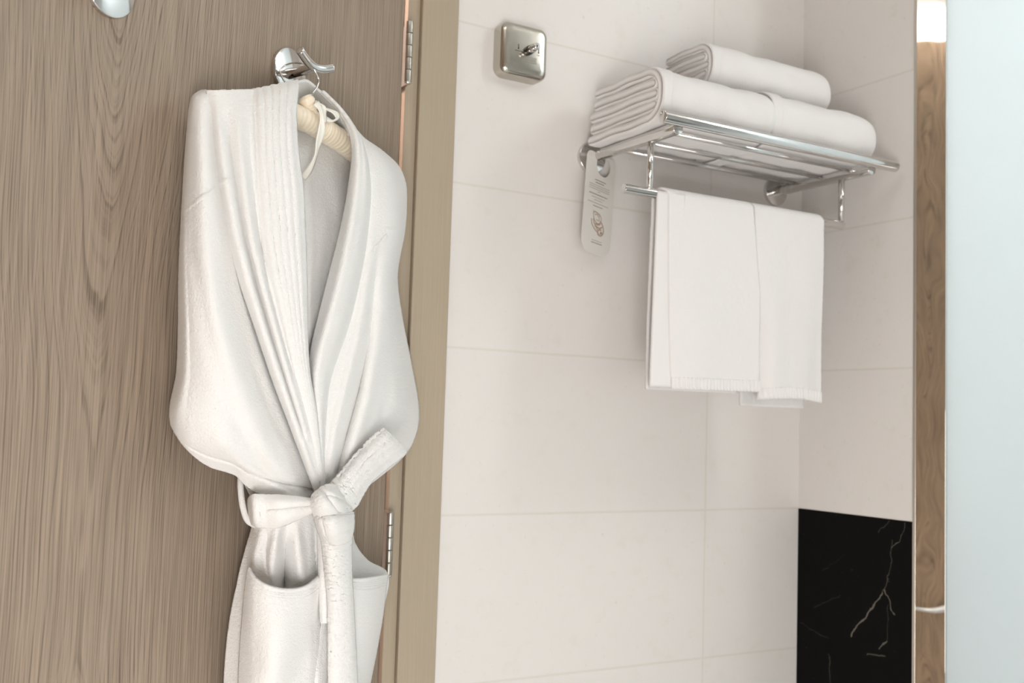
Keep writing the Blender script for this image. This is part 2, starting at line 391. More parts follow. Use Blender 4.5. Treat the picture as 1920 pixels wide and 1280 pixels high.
def cloth(name, rows, mt, parent, creases=(), bulge=None, step=2.2, fuzz=.0004, thick=.004, seed=1, wave=.0, extra=None, amp=.75):
    nc = 14
    G = np.stack([resample(r, nc) for r in rows])
    hgt = np.abs(np.diff(G[:, :, 1], axis=0)).max(1).sum() + .5*np.abs(np.diff(G[:, :, 0], axis=0)).max(1).sum()
    wid = np.abs(np.diff(G[:, :, 0], axis=1)).sum(1).max() + .7*np.abs(np.diff(G[:, :, 1], axis=1)).sum(1).max()
    nv = int(min(420, max(12, hgt/step))); nu = int(min(260, max(10, wid/step)))
    A = crv(G, np.linspace(0, 1, nv)); A = crv(A.transpose(1, 0, 2), np.linspace(0, 1, nu)).transpose(1, 0, 2)
    px, py, d = A[..., 0], A[..., 1], A[..., 2].copy()
    u = np.linspace(0, 1, nu)[None, :]*np.ones((nv, 1)); v = np.linspace(0, 1, nv)[:, None]*np.ones((1, nu))
    if bulge is not None: d = d + bulge(u, v)
    if len(creases):
        edge = np.clip(np.minimum(u, 1-u)*10, 0, 1)
        d = d + amp*crease_field(px, py, creases)*(.35+.65*edge)
    if wave: d = d + wave*(vnoise(px/45, py/60, seed)+.5*vnoise(px/20, py/30, seed+1))*2
    if extra is not None: d = d + extra(px, py, u, v)
    d = d + fuzz*(vnoise(px/2.6, py/2.6, seed+2)+vnoise(px/1.3, py/1.3, seed+3))*1.2
    jx = fuzz*1500*vnoise(px/2.2, py/2.2, seed+4)*.9; jy = fuzz*1500*vnoise(px/2.2, py/2.2, seed+5)*.9
    X = dpt(px+jx, py+jy, np.maximum(d, .006)).reshape(-1, 3)
    F = [(a*nu+b, a*nu+b+1, (a+1)*nu+b+1, (a+1)*nu+b) for a in range(nv-1) for b in range(nu-1)]
    o = mesh_obj(name, X, F, mt, parent)
    if thick:
        m = o.modifiers.new('thickness', 'SOLIDIFY'); m.thickness = thick; m.offset = 0
    return o
def lr(rows, b=.0, nl=3, curl=.0):
    """rows given as (L, R[, bulge]) -> explicit rows with a rounded profile between"""
    out = []
    for r in rows:
        Lp, Rp = r[0], r[1]; bb = r[2] if len(r) > 2 else b; row = []
        for k in range(9):
            t = k/8; t2 = t
            e = math.sqrt(max(0, 1-(2*t-1)**2))
            row.append((Lp[0]+(Rp[0]-Lp[0])*t2, Lp[1]+(Rp[1]-Lp[1])*t2, Lp[2]+(Rp[2]-Lp[2])*t2+bb*e))
        out.append(row)
    return out

robe = thing('bathrobe', 'white terry bathrobe with tied belt hanging on the oak door', 'bathrobe', dpt(560, 1900, .05))

# inner back of the robe, seen through the open front
cloth('back_panel', [
    [(392, 196, .016), (480, 190, .018), (575, 172, .02), (650, 225, .018), (742, 330, .014)],
    [(372, 300, .014), (480, 290, .034), (580, 295, .040), (660, 330, .040), (742, 380, .012)],
    [(360, 450, .012), (460, 450, .065), (580, 450, .080), (660, 450, .072), (735, 470, .012)],
    [(352, 620, .012), (460, 620, .070), (580, 620, .098), (660, 620, .075), (735, 620, .012)],
    [(350, 760, .012), (460, 760, .050), (580, 760, .075), (660, 760, .050), (745, 760, .012)],
    [(430, 860, .012), (500, 880, .040), (590, 890, .060), (650, 880, .040), (715, 860, .012)],
    [(480, 950, .014), (530, 955, .03), (580, 960, .05), (620, 960, .03), (648, 955, .014)]], ROBE, robe, thick=.003,
    creases=[[(600, 300, 14, .0), (625, 420, 16, -.006), (600, 560, 12, -.008)], [(575, 300, 8, 0), (578, 480, 9, .006), (580, 640, 6, .006)]], seed=11)

# back of the collar round the neck (inner face)
cloth('collar_back', [
    [(553, 156, .066), (563, 152, .064), (576, 151, .060), (588, 160, .056), (603, 173, .052), (628, 196, .056), (647, 218, .064), (661, 242, .080)],
    [(553, 165, .050), (563, 162, .046), (574, 160, .044), (586, 170, .040), (600, 182, .040), (622, 206, .044), (641, 228, .054), (655, 252, .072)],
    [(551, 185, .030), (560, 182, .028), (573, 180, .026), (583, 188, .024), (597, 200, .024), (616, 220, .026), (634, 242, .034), (652, 268, .05)],
    [(549, 215, .022), (560, 212, .02), (572, 210, .018), (583, 215, .018), (597, 225, .018), (613, 240, .018), (630, 262, .022), (650, 285, .03)]],
    ROBE, robe, thick=.004, seed=12)

# left sleeve and side
cloth('left_sleeve', [
    [(372, 174, .03), (378, 171, .045), (386, 170, .058), (396, 171, .066), (408, 170, .07)],
    [(359, 190, .02), (364, 186, .05), (376, 188, .066), (392, 198, .072), (408, 210, .07)],
    [(352, 250, .018), (358, 250, .055), (374, 250, .080), (392, 252, .082), (410, 255, .072)],
    [(346, 335, .018), (354, 335, .06), (378, 336, .092), (402, 338, .092), (424, 345, .078)],
    [(341, 425, .018), (350, 425, .065), (384, 428, .10), (418, 432, .098), (440, 440, .08)],
    [(337, 515, .018), (348, 515, .068), (392, 522, .106), (440, 530, .10), (468, 538, .08)],
    [(336, 610, .018), (348, 610, .07), (402, 622, .112), (465, 632, .105), (498, 636, .085)],
    [(333, 695, .018), (348, 698, .07), (415, 712, .114), (495, 722, .108), (528, 728, .088)],
    [(321, 758, .018), (342, 764, .07), (425, 782, .114), (520, 800, .11), (556, 808, .092)],
    [(321, 790, .02), (345, 815, .065), (428, 838, .108), (530, 870, .108), (584, 880, .095)],
    [(328, 808, .024), (345, 833, .05), (370, 858, .06), (402, 877, .068), (440, 888, .075), (474, 918, .078), (530, 934, .098), (602, 946, .09)]],
    ROBE, robe, creases=[
        [(385, 250, 14, .0), (372, 400, 22, .004), (385, 560, 30, .006), (440, 720, 34, .008), (500, 850, 26, .009), (560, 925, 14, .006)],
        [(365, 330, 10, 0), (362, 470, 12, -.004), (395, 640, 18, -.006), (440, 780, 22, -.006), (500, 890, 16, -.005)],
        [(398, 420, 10, 0), (425, 540, 14, -.004), (465, 680, 18, -.006), (530, 830, 14, -.006)],
        [(400, 800, 20, 0), (440, 860, 18, .005), (520, 915, 10, .006), (560, 935, 8, .003)]],
    extra=lambda px, py, u, v: .0022*np.exp(-((py-(385+.12*(360-px)*2.0-(px-362)*.6))/3.0)**2)*(px < 400)*(px > 340)-.004*np.exp(-((v-.955)/.006)**2), seed=2)

# front left
FL = lr([
    ((388, 170, .066), (488, 168, .072), .012),
    ((393, 215, .068), (486, 215, .086), .016),
    ((398, 270, .076), (486, 270, .096), .016),
    ((410, 340, .086), (489, 345, .104), .014),
    ((424, 425, .094), (497, 435, .112), .012),
    ((448, 520, .100), (512, 525, .118), .012),
    ((480, 615, .106), (534, 615, .122), .012),
    ((512, 710, .110), (556, 700, .124), .012),
    ((546, 800, .112), (578, 785, .124), .010),
    ((578, 885, .110), (594, 862, .118), .006),
    ((602, 948, .100), (606, 948, .104), .0)])
cloth('front_left', FL, ROBE, robe, creases=[
    [(402, 180, 7, .0), (412, 260, 8, .009), (424, 340, 8, .010), (440, 430, 9, .012), (466, 530, 9, .013), (494, 620, 9, .014), (526, 715, 8, .014), (556, 800, 6, .010), (590, 900, 4, .005)],
    [(424, 190, 6, .0), (432, 280, 6, -.008), (446, 370, 6, -.009), (460, 450, 6, -.010), (482, 540, 6, -.012), (508, 630, 6, -.012), (538, 725, 5, -.010), (566, 810, 4, -.007)],
    [(444, 190, 7, .0), (450, 280, 7, .007), (460, 370, 7, .008), (472, 450, 7, .009), (494, 540, 6, .010), (519, 630, 6, .010), (547, 725, 5, .008), (574, 815, 4, .005)],
    [(464, 190, 6, .0), (468, 290, 6, -.004), (476, 380, 5, -.006), (486, 450, 5, -.009), (503, 540, 4, -.010), (524, 620, 4, -.009), (548, 705, 4, -.006)]],
    extra=lambda px, py, u, v: .003*np.exp(-((py-(343-(px-412)*.28))/3.2)**2)*(px < 438), seed=3)

# collar, left half (shawl collar with its ribbed stitching)
def ribs(n, amp):
    return lambda px, py, u, v: amp*np.cos(u*n*2*math.pi)*np.clip(u*8, 0, 1)*np.clip((1-u)*12, 0, 1)*np.clip(1.25-v*1.3, 0, 1)
cloth('collar', lr([
    ((470, 170, .074), (557, 152, .074), .012),
    ((474, 200, .088), (557, 166, .090), .012),
    ((478, 250, .098), (553, 215, .108), .012),
    ((480, 310, .104), (557, 285, .118), .012),
    ((484, 375, .110), (566, 355, .124), .012),
    ((492, 450, .116), (569, 430, .128), .012),
    ((508, 530, .120), (572, 510, .130), .012),
    ((530, 615, .124), (573, 600, .132), .010),
    ((552, 698, .126), (577, 690, .132), .008),
    ((574, 780, .126), (590, 772, .130), .005),
    ((592, 860, .120), (599, 855, .122), .003),
    ((604, 948, .104), (608, 948, .105), 0)]), ROBE, robe, extra=ribs(6, .0011), seed=4, thick=.006)

# collar, right half
cloth('collar', [
    [(600, 172, .048), (604, 171, .053), (609, 174, .050), (612, 178, .044)],
    [(628, 200, .062), (634, 200, .070), (640, 206, .066), (642, 212, .056)],
    [(648, 228, .076), (655, 229, .086), (662, 236, .082), (664, 244, .07)],
    [(659, 258, .092), (666, 258, .102), (676, 264, .098), (680, 272, .08)],
    [(662, 292, .100), (669, 294, .114), (682, 298, .112), (690, 302, .092)],
    [(657, 338, .104), (666, 341, .122), (684, 346, .120), (697, 350, .098)],
    [(647, 398, .106), (659, 402, .128), (678, 408, .124), (694, 412, .10)],
    [(632, 462, .108), (648, 467, .132), (668, 474, .128), (684, 478, .104)],
    [(613, 535, .110), (632, 541, .134), (652, 548, .130), (670, 554, .106)],
    [(597, 600, .112), (614, 608, .134), (634, 616, .130), (651, 622, .108)],
    [(585, 655, .114), (598, 663, .132), (614, 672, .130), (630, 680, .11)],
    [(583, 698, .116), (592, 708, .130), (605, 717, .128), (616, 725, .112)],
    [(588, 770, .116), (594, 778, .126), (601, 784, .126), (609, 790, .112)],
    [(598, 855, .112), (600, 858, .118), (603, 861, .118), (606, 865, .110)],
    [(604, 948, .10), (606, 948, .102), (608, 948, .102), (611, 948, .10)]], ROBE, robe, extra=ribs(3, .0012), seed=5, thick=.005)

# front right with its sleeve
cloth('front_right', [
    [(662, 246, .080), (668, 248, .078), (673, 252, .070), (678, 259, .052)],
    [(676, 285, .096), (688, 280, .092), (700, 277, .080), (711, 280, .045)],
    [(684, 330, .104), (704, 318, .104), (724, 306, .090), (743, 308, .040)],
    [(686, 380, .104), (710, 365, .108), (738, 345, .092), (757, 335, .034)],
    [(684, 430, .104), (708, 422, .110), (742, 400, .098), (761, 365, .025)],
    [(674, 490, .106), (700, 486, .112), (736, 462, .10), (758, 430, .022)],
    [(658, 550, .108), (690, 548, .114), (728, 530, .10), (744, 515, .022)],
    [(640, 612, .110), (684, 618, .116), (730, 606, .10), (753, 596, .022)],
    [(620, 668, .112), (670, 688, .118), (732, 684, .10), (768, 672, .022)],
    [(608, 720, .113), (658, 748, .118), (738, 756, .10), (784, 764, .022)],
    [(602, 786, .112), (648, 808, .116), (720, 820, .095), (777, 818, .024)],
    [(600, 862, .110), (634, 868, .112), (690, 872, .09), (748, 862, .03)],
    [(604, 950, .10), (622, 946, .104), (640, 940, .09), (662, 930, .06)]],
    ROBE, robe, creases=[
        [(706, 470, 6, 0), (700, 540, 7, -.006), (690, 640, 7, -.010), (672, 730, 7, -.016), (650, 810, 7, -.018), (632, 880, 6, -.014), (622, 930, 5, -.006)],
        [(690, 360, 10, 0), (694, 480, 9, .004), (672, 620, 10, .008), (648, 720, 9, .010), (628, 800, 8, .010), (615, 880, 6, .006)],
        [(722, 450, 9, 0), (718, 560, 10, .005), (706, 660, 12, .008), (688, 750, 11, .011), (664, 830, 9, .011), (642, 900, 7, .007)],
        [(742, 560, 8, 0), (736, 650, 10, -.005), (722, 760, 10, -.006), (690, 850, 9, -.006)]],
    extra=lambda px, py, u, v: .0025*np.exp(-((py-(462-(px-706)*1.1))/3.0)**2)*(px < 724)*(px > 700)+.0025*np.exp(-((py-430)/3.)**2)*(px > 722), seed=6)

# skirt
SK = [
    [(476, 940, .045), (500, 940, .085), (560, 942, .105), (610, 944, .108), (640, 945, .09), (650, 945, .05)],
    [(474, 985, .035), (500, 985, .080), (560, 985, .098), (610, 985, .10), (640, 985, .085), (657, 985, .04)],
    [(463, 1025, .03), (500, 1025, .075), (560, 1025, .092), (610, 1025, .095), (645, 1024, .085), (666, 1022, .04)],
    [(453, 1060, .025), (500, 1062, .07), (560, 1062, .088), (615, 1062, .092), (655, 1058, .06), (690, 1052, .03)],
    [(445, 1095, .022), (500, 1098, .07), (560, 1100, .088), (620, 1100, .102), (668, 1096, .05), (727, 1078, .04)],
    [(432, 1160, .02), (490, 1160, .072), (560, 1160, .094), (625, 1160, .108), (672, 1158, .06), (717, 1145, .04)],
    [(424, 1230, .02), (485, 1230, .075), (560, 1230, .096), (625, 1230, .110), (668, 1230, .065), (702, 1220, .03)],
    [(420, 1310, .02), (480, 1310, .078), (560, 1310, .098), (620, 1310, .110), (662, 1310, .07), (684, 1310, .03)],
    [(416, 1500, .02), (480, 1500, .08), (560, 1500, .095), (610, 1500, .095), (650, 1500, .07), (676, 1500, .03)],
    [(408, 1900, .02), (470, 1900, .08), (540, 1900, .095), (600, 1900, .095), (640, 1900, .07), (668, 1900, .03)]]
cloth('skirt', SK, ROBE, robe, creases=[
    [(536, 992, 8, -.010), (534, 1040, 9, -.018), (532, 1100, 11, -.022), (530, 1130, 10, -.01)],
    [(503, 988, 7, -.004), (500, 1030, 4, -.006), (505, 1090, 4, -.004)],
    [(520, 990, 7, .008), (512, 1040, 9, .012), (503, 1100, 10, .010)],
    [(556, 990, 9, .010), (560, 1040, 10, .013), (566, 1100, 10, .010)],
    [(588, 990, 6, -.006), (590, 1060, 6, -.007), (594, 1300, 10, .006), (600, 1500, 12, .006)],
    [(490, 990, 6, .006), (478, 1040, 8, .008), (468, 1120, 10, .006)],
    [(600, 1560, 16, .01), (600, 1900, 20, .02)], [(500, 1560, 16, .01), (500, 1900, 20, .02)], [(545, 1560, 16, -.01), (545, 1900, 20, -.02)]],
    seed=7, amp=.85)

# pockets
def rim(px, py, u, v): return .0035*np.exp(-((v-.008)/.010)**2)-.0026*(np.exp(-((v-.055)/.006)**2)+np.exp(-((v-.085)/.006)**2)+np.exp(-((v-.115)/.006)**2)+np.exp(-((v-.15)/.007)**2))
cloth('pocket', [
    [(467, 1064, .070), (478, 1084, .088), (505, 1100, .108), (540, 1106, .116), (572, 1100, .118), (596, 1082, .112)],
    [(463, 1090, .066), (476, 1108, .090), (505, 1124, .112), (540, 1128, .120), (572, 1124, .120), (597, 1108, .112)],
    [(457, 1150, .062), (474, 1165, .092), (505, 1175, .116), (540, 1178, .122), (572, 1175, .120), (598, 1165, .108)],
    [(451, 1230, .060), (474, 1235, .092), (505, 1240, .116), (540, 1240, .122), (575, 1238, .116), (600, 1230, .106)],
    [(448, 1310, .058), (474, 1312, .092), (505, 1314, .112), (540, 1314, .118), (575, 1314, .112), (600, 1310, .104)],
    [(446, 1410, .056), (474, 1412, .086), (505, 1414, .102), (540, 1414, .108), (575, 1414, .106), (600, 1410, .100)]],
    ROBE, robe, extra=rim, creases=[[(594, 1120, 14, 0), (585, 1180, 16, -.006), (560, 1250, 22, -.010), (530, 1320, 22, -.004)],
                                    [(540, 1110, 20, .0), (530, 1180, 26, .006), (505, 1280, 24, .006)]], seed=8, thick=.005)
cloth('pocket', [
    [(640, 1080, .106), (664, 1086, .106), (690, 1084, .098), (712, 1080, .080), (726, 1076, .052)],
    [(641, 1108, .110), (664, 1112, .112), (690, 1112, .104), (708, 1108, .085), (722, 1104, .052)],
    [(642, 1160, .112), (664, 1164, .116), (688, 1164, .106), (704, 1160, .085), (716, 1155, .05)],
    [(642, 1225, .112), (662, 1228, .116), (680, 1228, .106), (694, 1226, .085), (704, 1222, .048)],
    [(641, 1300, .112), (658, 1302, .112), (672, 1302, .102), (682, 1300, .080), (690, 1296, .046)],
    [(640, 1400, .106), (655, 1402, .104), (666, 1402, .092), (674, 1400, .072), (680, 1396, .042)]],
    ROBE, robe, extra=rim, seed=9, thick=.005)

# belt
belt = cloth('belt', [
    [(468, 934, .05), (473, 928, .094), (500, 929, .110), (524, 930, .122), (556, 933, .134), (582, 937, .138), (600, 938, .136)],
    [(467, 943, .05), (473, 940, .098), (500, 942, .116), (526, 942, .132), (556, 943, .142), (584, 943, .144), (600, 942, .140)],
    [(468, 958, .05), (474, 958, .099), (500, 958, .117), (526, 956, .132), (556, 952, .140), (584, 948, .141), (600, 947, .140)],
    [(470, 972, .05), (476, 974, .098), (502, 974, .116), (526, 972, .132), (556, 963, .140), (584, 953, .142), (600, 950, .140)],
    [(473, 982, .05), (480, 985, .092), (502, 987, .110), (522, 986, .122), (556, 972, .134), (586, 958, .138), (600, 953, .136)]],
    ROBE, robe, creases=[], extra=lambda px, py, u, v: -.006*np.exp(-((py-(958-(px-480)*.12))/3.0)**2)*np.clip((px-490)/50, 0, 1), seed=13, thick=.006)
# the short end behind, then the long end, the raised end, the knot
cloth('belt_end', [
    [(594, 972, .118), (606, 970, .126), (618, 972, .118)], [(597, 1010, .112), (607, 1010, .122), (618, 1010, .116)],
    [(599, 1085, .114), (608, 1085, .124), (619, 1085, .118)], [(602, 1166, .118), (610, 1168, .126), (620, 1166, .12)]],
    ROBE, belt, seed=14, thick=.005)
cloth('belt_end', [
    [(600, 985, .140), (612, 985, .150), (630, 985, .156), (648, 985, .150), (658, 985, .138)],
    [(606, 1018, .136), (616, 1018, .148), (632, 1018, .152), (648, 1016, .146), (656, 1014, .134)],
    [(611, 1062, .130), (619, 1062, .142), (634, 1062, .146), (648, 1062, .142), (656, 1062, .132)],
    [(617, 1122, .130), (624, 1122, .140), (638, 1122, .144), (651, 1122, .142), (659, 1122, .132)],
    [(618, 1200, .130), (626, 1200, .138), (640, 1200, .142), (655, 1200, .140), (663, 1200, .130)],
    [(618, 1290, .128), (626, 1290, .136), (642, 1290, .140), (658, 1290, .138), (667, 1290, .128)],
    [(616, 1420, .126), (626, 1422, .134), (642, 1422, .138), (658, 1422, .136), (668, 1420, .126)]],
    ROBE, belt, creases=[], seed=15, thick=.007, fuzz=.0010)
cloth('belt_end', [
    [(612, 930, .140), (622, 940, .150), (636, 950, .152), (650, 962, .142)],
    [(622, 909, .136), (636, 916, .152), (652, 928, .152), (668, 944, .138)],
    [(634, 893, .134), (648, 902, .150), (664, 914, .150), (680, 922, .136)],
    [(657, 865, .132), (668, 876, .148), (682, 890, .150), (697, 898, .136)],
    [(686, 832, .130), (697, 846, .146), (710, 860, .148), (724, 876, .136)],
    [(708, 811, .130), (720, 824, .144), (735, 840, .146), (753, 854, .134)],
    [(716, 805, .128), (728, 814, .138), (744, 828, .140), (760, 844, .130)]],
    ROBE, belt, extra=lambda px, py, u, v: .0009*np.cos(u*4*2*math.pi)*(v > .3), seed=16, thick=.008, fuzz=.0011)
cloth('knot', [
    [(584, 940, .134), (592, 926, .146), (604, 916, .150), (618, 911, .148), (630, 914, .14)],
    [(583, 948, .138), (594, 938, .162), (608, 930, .170), (626, 926, .166), (642, 928, .146)],
    [(586, 956, .138), (598, 952, .166), (614, 946, .176), (634, 944, .170), (652, 946, .146)],
    [(592, 964, .136), (602, 964, .158), (620, 962, .168), (640, 960, .162), (657, 960, .142)]],
    ROBE, belt, seed=17, thick=.008, fuzz=.0011, extra=lambda px, py, u, v: -.005*np.exp(-((px-(612+(py-935)*.9))/4.5)**2)-.004*np.exp(-((py-(925+(px-600)*.35))/3.5)**2)*(px > 606))
cloth('knot', [
    [(590, 962, .140), (604, 964, .158), (624, 964, .166), (644, 962, .158), (659, 960, .140)],
    [(594, 976, .142), (606, 978, .166), (626, 978, .176), (646, 976, .168), (660, 972, .144)],
    [(600, 996, .140), (610, 998, .164), (628, 998, .174), (646, 996, .166), (659, 992, .142)],
    [(608, 1012, .134), (616, 1016, .148), (630, 1018, .156), (644, 1016, .150), (655, 1008, .136)]],
    ROBE, belt, seed=18, thick=.008, fuzz=.0011, extra=lambda px, py, u, v: -.004*np.exp(-((v-.12)/.03)**2)-.0016*(np.exp(-((v-.62)/.04)**2)+np.exp(-((v-.82)/.04)**2))-.003*np.exp(-((px-(607+(py-975)*.25))/3)**2))
V, F = tube_vf(smooth_path([dpt(452, 880, .05), dpt(451, 912, .055), dpt(455, 948, .058), (dpt(463, 973, .055)), dpt(476, 983, .05), dpt(492, 985, .03)], 24), .0042, 12)
mesh_obj('belt_loop', V, F, ROBE, robe)

# ------------------------------------------------------------------ hanger
SATINF, nt, b = mat('cream_satin')
b.inputs['Base Color'].default_value = (.92, .80, .62, 1); b.inputs['Roughness'].default_value = .38
b.inputs['Sheen Weight'].default_value = .3
RIB = simple('cream_ribbon', (.90, .87, .78), .35)
hg = thing('clothes_hanger', 'cream satin padded hanger inside the robe, hanging on the chrome hook', 'hanger', dpt(583, 190, .05))
cl = smooth_path([dpt(405, 232, .045), dpt(440, 215, .048), dpt(500, 208, .05), dpt(548, 216, .052), dpt(585, 230, .053), dpt(605, 243, .053), dpt(632, 259, .053), dpt(662, 281, .052), dpt(705, 318, .048), dpt(735, 348, .042)], 150)
V, F = [], []
rr = []
for i in range(len(cl)):
    t = i/(len(cl)-1); r = .0172*(min(1, .25+6*min(t, 1-t)))**.5
    rr.append(r*(1+.035*math.sin(i*1.9)+.02*math.sin(i*.77)))
V, F = tube_vf(cl, rr, 28)
mesh_obj('padded_bar', V, F, SATINF, hg)
kn = smooth_path([dpt(572, 182, .058), dpt(576, 190, .06), dpt(583, 202, .06), dpt(588, 216, .06)], 16)
V, F = tube_vf(kn, [.007+.0045*math.sin(math.pi*min(1, .15+i/16))+.0008*math.sin(i*2.3) for i in range(17)], 24)
mesh_obj('gathered_cap', V, F, SATINF, hg)
# wire hook
W = smooth_path([dpt(584, 184, .058), dpt(588, 173, .060), dpt(596, 160, .060), dpt(597, 148, .060), dpt(592, 136, .060), dpt(586, 127, .058), dpt(572, 120, .052), dpt(550, 118, .035), dpt(532, 124, .022), dpt(525, 133, .020), dpt(530, 147, .024), dpt(539, 160, .030)], 60)
V, F = tube_vf(W, .0012, 12)
mesh_obj('wire_hook', V, F, CHROME, hg)
def ribbon(name, pts, wd, parent, m):
    """flat ribbon along px path pts (px, py, d), width in px across"""
    P = [crv(np.array(pts, float), np.linspace(0, 1, 40))][0]
    V = []; F = []
    for i, p in enumerate(P):
        q = P[min(i+1, len(P)-1)]-P[max(i-1, 0)]; nn = np.array([-q[1], q[0]])/max(1e-6, math.hypot(q[0], q[1]))
        tw = wd*(.75+.25*math.cos(i*.35))
        for k, e in enumerate((-1, -.5, 0, .5, 1)):
            V.append(dpt(p[0]+nn[0]*tw*e, p[1]+nn[1]*tw*e, p[2]+.0015*math.cos(e*2+i*.2)))
    for i in range(len(P)-1):
        for k in range(4): a = i*5+k; F.append((a, a+1, a+6, a+5))
    o = mesh_obj(name, V, F, m, parent); mm = o.modifiers.new('t', 'SOLIDIFY'); mm.thickness = .0006
    return o
ribbon('ribbon', [(592, 192, .074), (600, 203, .079), (604, 222, .082), (603, 245, .082), (597, 270, .080), (592, 292, .076), (582, 315, .068), (568, 335, .062)], 6.5, hg, RIB)
ribbon('ribbon', [(590, 193, .072), (603, 199, .078), (609, 214, .080), (606, 228, .078)], 6, hg, RIB)
ribbon('ribbon', [(604, 206, .074), (616, 206, .080), (630, 213, .080), (632, 222, .078), (622, 227, .076), (609, 221, .074)], 4.5, hg, RIB)

# ------------------------------------------------------------------ chrome door hooks
def door_hook(s, z, label):
    t = thing('robe_hook', label, 'hook', dloc(s, 0, z), 'chrome hooks on the oak door')
    ax = np.array([ND[0], ND[1], 0])
    V, F = cyl_vf(dloc(s, 0, z), ax, .0350, .007, 64, .0012); mesh_obj('wall_plate', V, F, CHROME, t)
    V, F = tube_vf([dloc(s+.003, .006, z-.005), dloc(s+.003, .02, z-.004), dloc(s+.003, .046, z-.003), dloc(s+.003, .057, z-.0022)], [.0085, .0075, .0065, .006], 28, round_end=.0012)
    mesh_obj('stem', V, F, CHROME, t)
    P = smooth_path([dloc(s+.047, .064, z+.0090), dloc(s+.035, .061, z+.0048), dloc(s+.020, .058, z+.0005), dloc(s+.004, .057, z-.0022), dloc(s-.011, .060, z-.0006), dloc(s-.026, .065, z+.0050)], 30)
    V, F = tube_vf(P, .0066, 24, round_end=.0018); mesh_obj('curved_bar', V, F, CHROME, t)
    V, F = tube_vf([dloc(s-.013, .006, z+.004), dloc(s-.013, .012, z+.004)], .003, 16, round_end=.001); mesh_obj('screw', V, F, CHROME, t)
    return t
door_hook(.292, .508, 'chrome double hook on the oak door carrying the robe hanger')
door_hook(.618, .511, 'empty round chrome hook at the top left edge, high on the oak door')

# ------------------------------------------------------------------ retractable line box on tiles
bx = thing('clothesline_box', 'square steel retractable clothesline box on the marble wall', 'clothesline', (.985, 1.69, .64+EYE))
def squircle_box(cx, cz, w_, h_, y0, dep, mt, name, parent, rc=.018):
    V = []; F = []; seg = 8
    def ring(w1, h1, y, r):
        out = []
        for (sx, sz, a0) in ((1, 1, 0), (-1, 1, 90), (-1, -1, 180), (1, -1, 270)):
            for k in range(seg+1):
                a = math.radians(a0+90*k/seg); out.append((cx+sx*(w1/2-r)+r*math.cos(a), y, cz+sz*(h1/2-r)+r*math.sin(a)))
        return out
    rings = [ring(w_, h_, y0, rc), ring(w_, h_, y0-dep*.55, rc)]
    for k in range(1, 7):
        a = k/6*math.pi/2; e = .011
        rings.append(ring(w_-2*e*(1-math.cos(a)), h_-2*e*(1-math.cos(a)), y0-dep*.55-dep*.45*math.sin(a), rc-.006*k/6))
    rings.append(ring(w_-.03, h_-.03, y0-dep-.0006, .01))
    n = len(rings[0])
    for r in rings: V += r
    for i in range(len(rings)-1):
        for k in range(n): F.append((i*n+k, i*n+(k+1) % n, (i+1)*n+(k+1) % n, (i+1)*n+k))
    F.append(tuple((len(rings)-1)*n+k for k in range(n)))
    return mesh_obj(name, V, F, mt, parent)
squircle_box(.978, .6865+EYE, .102, .102, 1.69, .032, BOXST, 'casing', bx)
yb = 1.69-.0326
k = mesh_obj('collar', *cyl_vf((.984, yb, .687+EYE), (0, -1, 0), .0085, .007, 32, .001), simple('dark_collar', (.10, .095, .085), .3, 1), bx)
k = mesh_obj('pull_knob', *tube_vf([(.984, yb-.006, .687+EYE), (.984, yb-.016, .687+EYE), (.984, yb-.018, .687+EYE), (.984, yb-.020, .687+EYE), (.984, yb-.022, .687+EYE), (.984, yb-.030, .687+EYE), (.984, yb-.0315, .687+EYE)], [.0075, .0078, .006, .0052, .0068, .0066, .005], 32), CHROME, bx)
k2 = mesh_obj('line_hole', *cyl_vf((.984, yb-.0314, .687+EYE), (0, -1, 0), .0018, .0004, 16, .0001), simple('hole_black', (.02, .018, .015), .6), k)
INK = simple('etched_ink', (.10, .095, .075), .5); INK2 = simple('faint_etching', (.30, .285, .235), .5)
def slab(mb, x0, x1, z0, z1, y, t=.0003):
    V = [(x0, y, z0), (x1, y, z0), (x1, y, z1), (x0, y, z1), (x0, y-t, z0), (x1, y-t, z0), (x1, y-t, z1), (x0, y-t, z1)]
    mb.add(V, [(0, 1, 2, 3), (4, 7, 6, 5), (0, 4, 5, 1), (1, 5, 6, 2), (2, 6, 7, 3), (3, 7, 4, 0)])
zc = .687+EYE
for x, (ua, ub) in ((.962, (.955, .975)), (1.006, (1.003, 1.010))):
    mk = MB(); slab(mk, x-.0008, x+.0008, zc-.001, zc+.008, yb); slab(mk, x-.0014, x+.0014, zc-.001, zc+.0015, yb)
    slab(mk, ua, ub, zc-.0050, zc-.0040, yb)
    mk.build('arrow_mark', INK, bx, False)
rs = random.Random(3)
for i, z in enumerate((-.0125, -.0155, -.0185, -.0215)):
    mk = MB(); x = .967+(.002 if i > 1 else 0)
    while x < 1.000:
        wd = rs.uniform(.0012, .0035); slab(mk, x, x+wd, zc+z-.0008, zc+z+.0008, yb); x += wd+rs.uniform(.0006, .0012)
    mk.build('etched_line', INK2, bx, False)

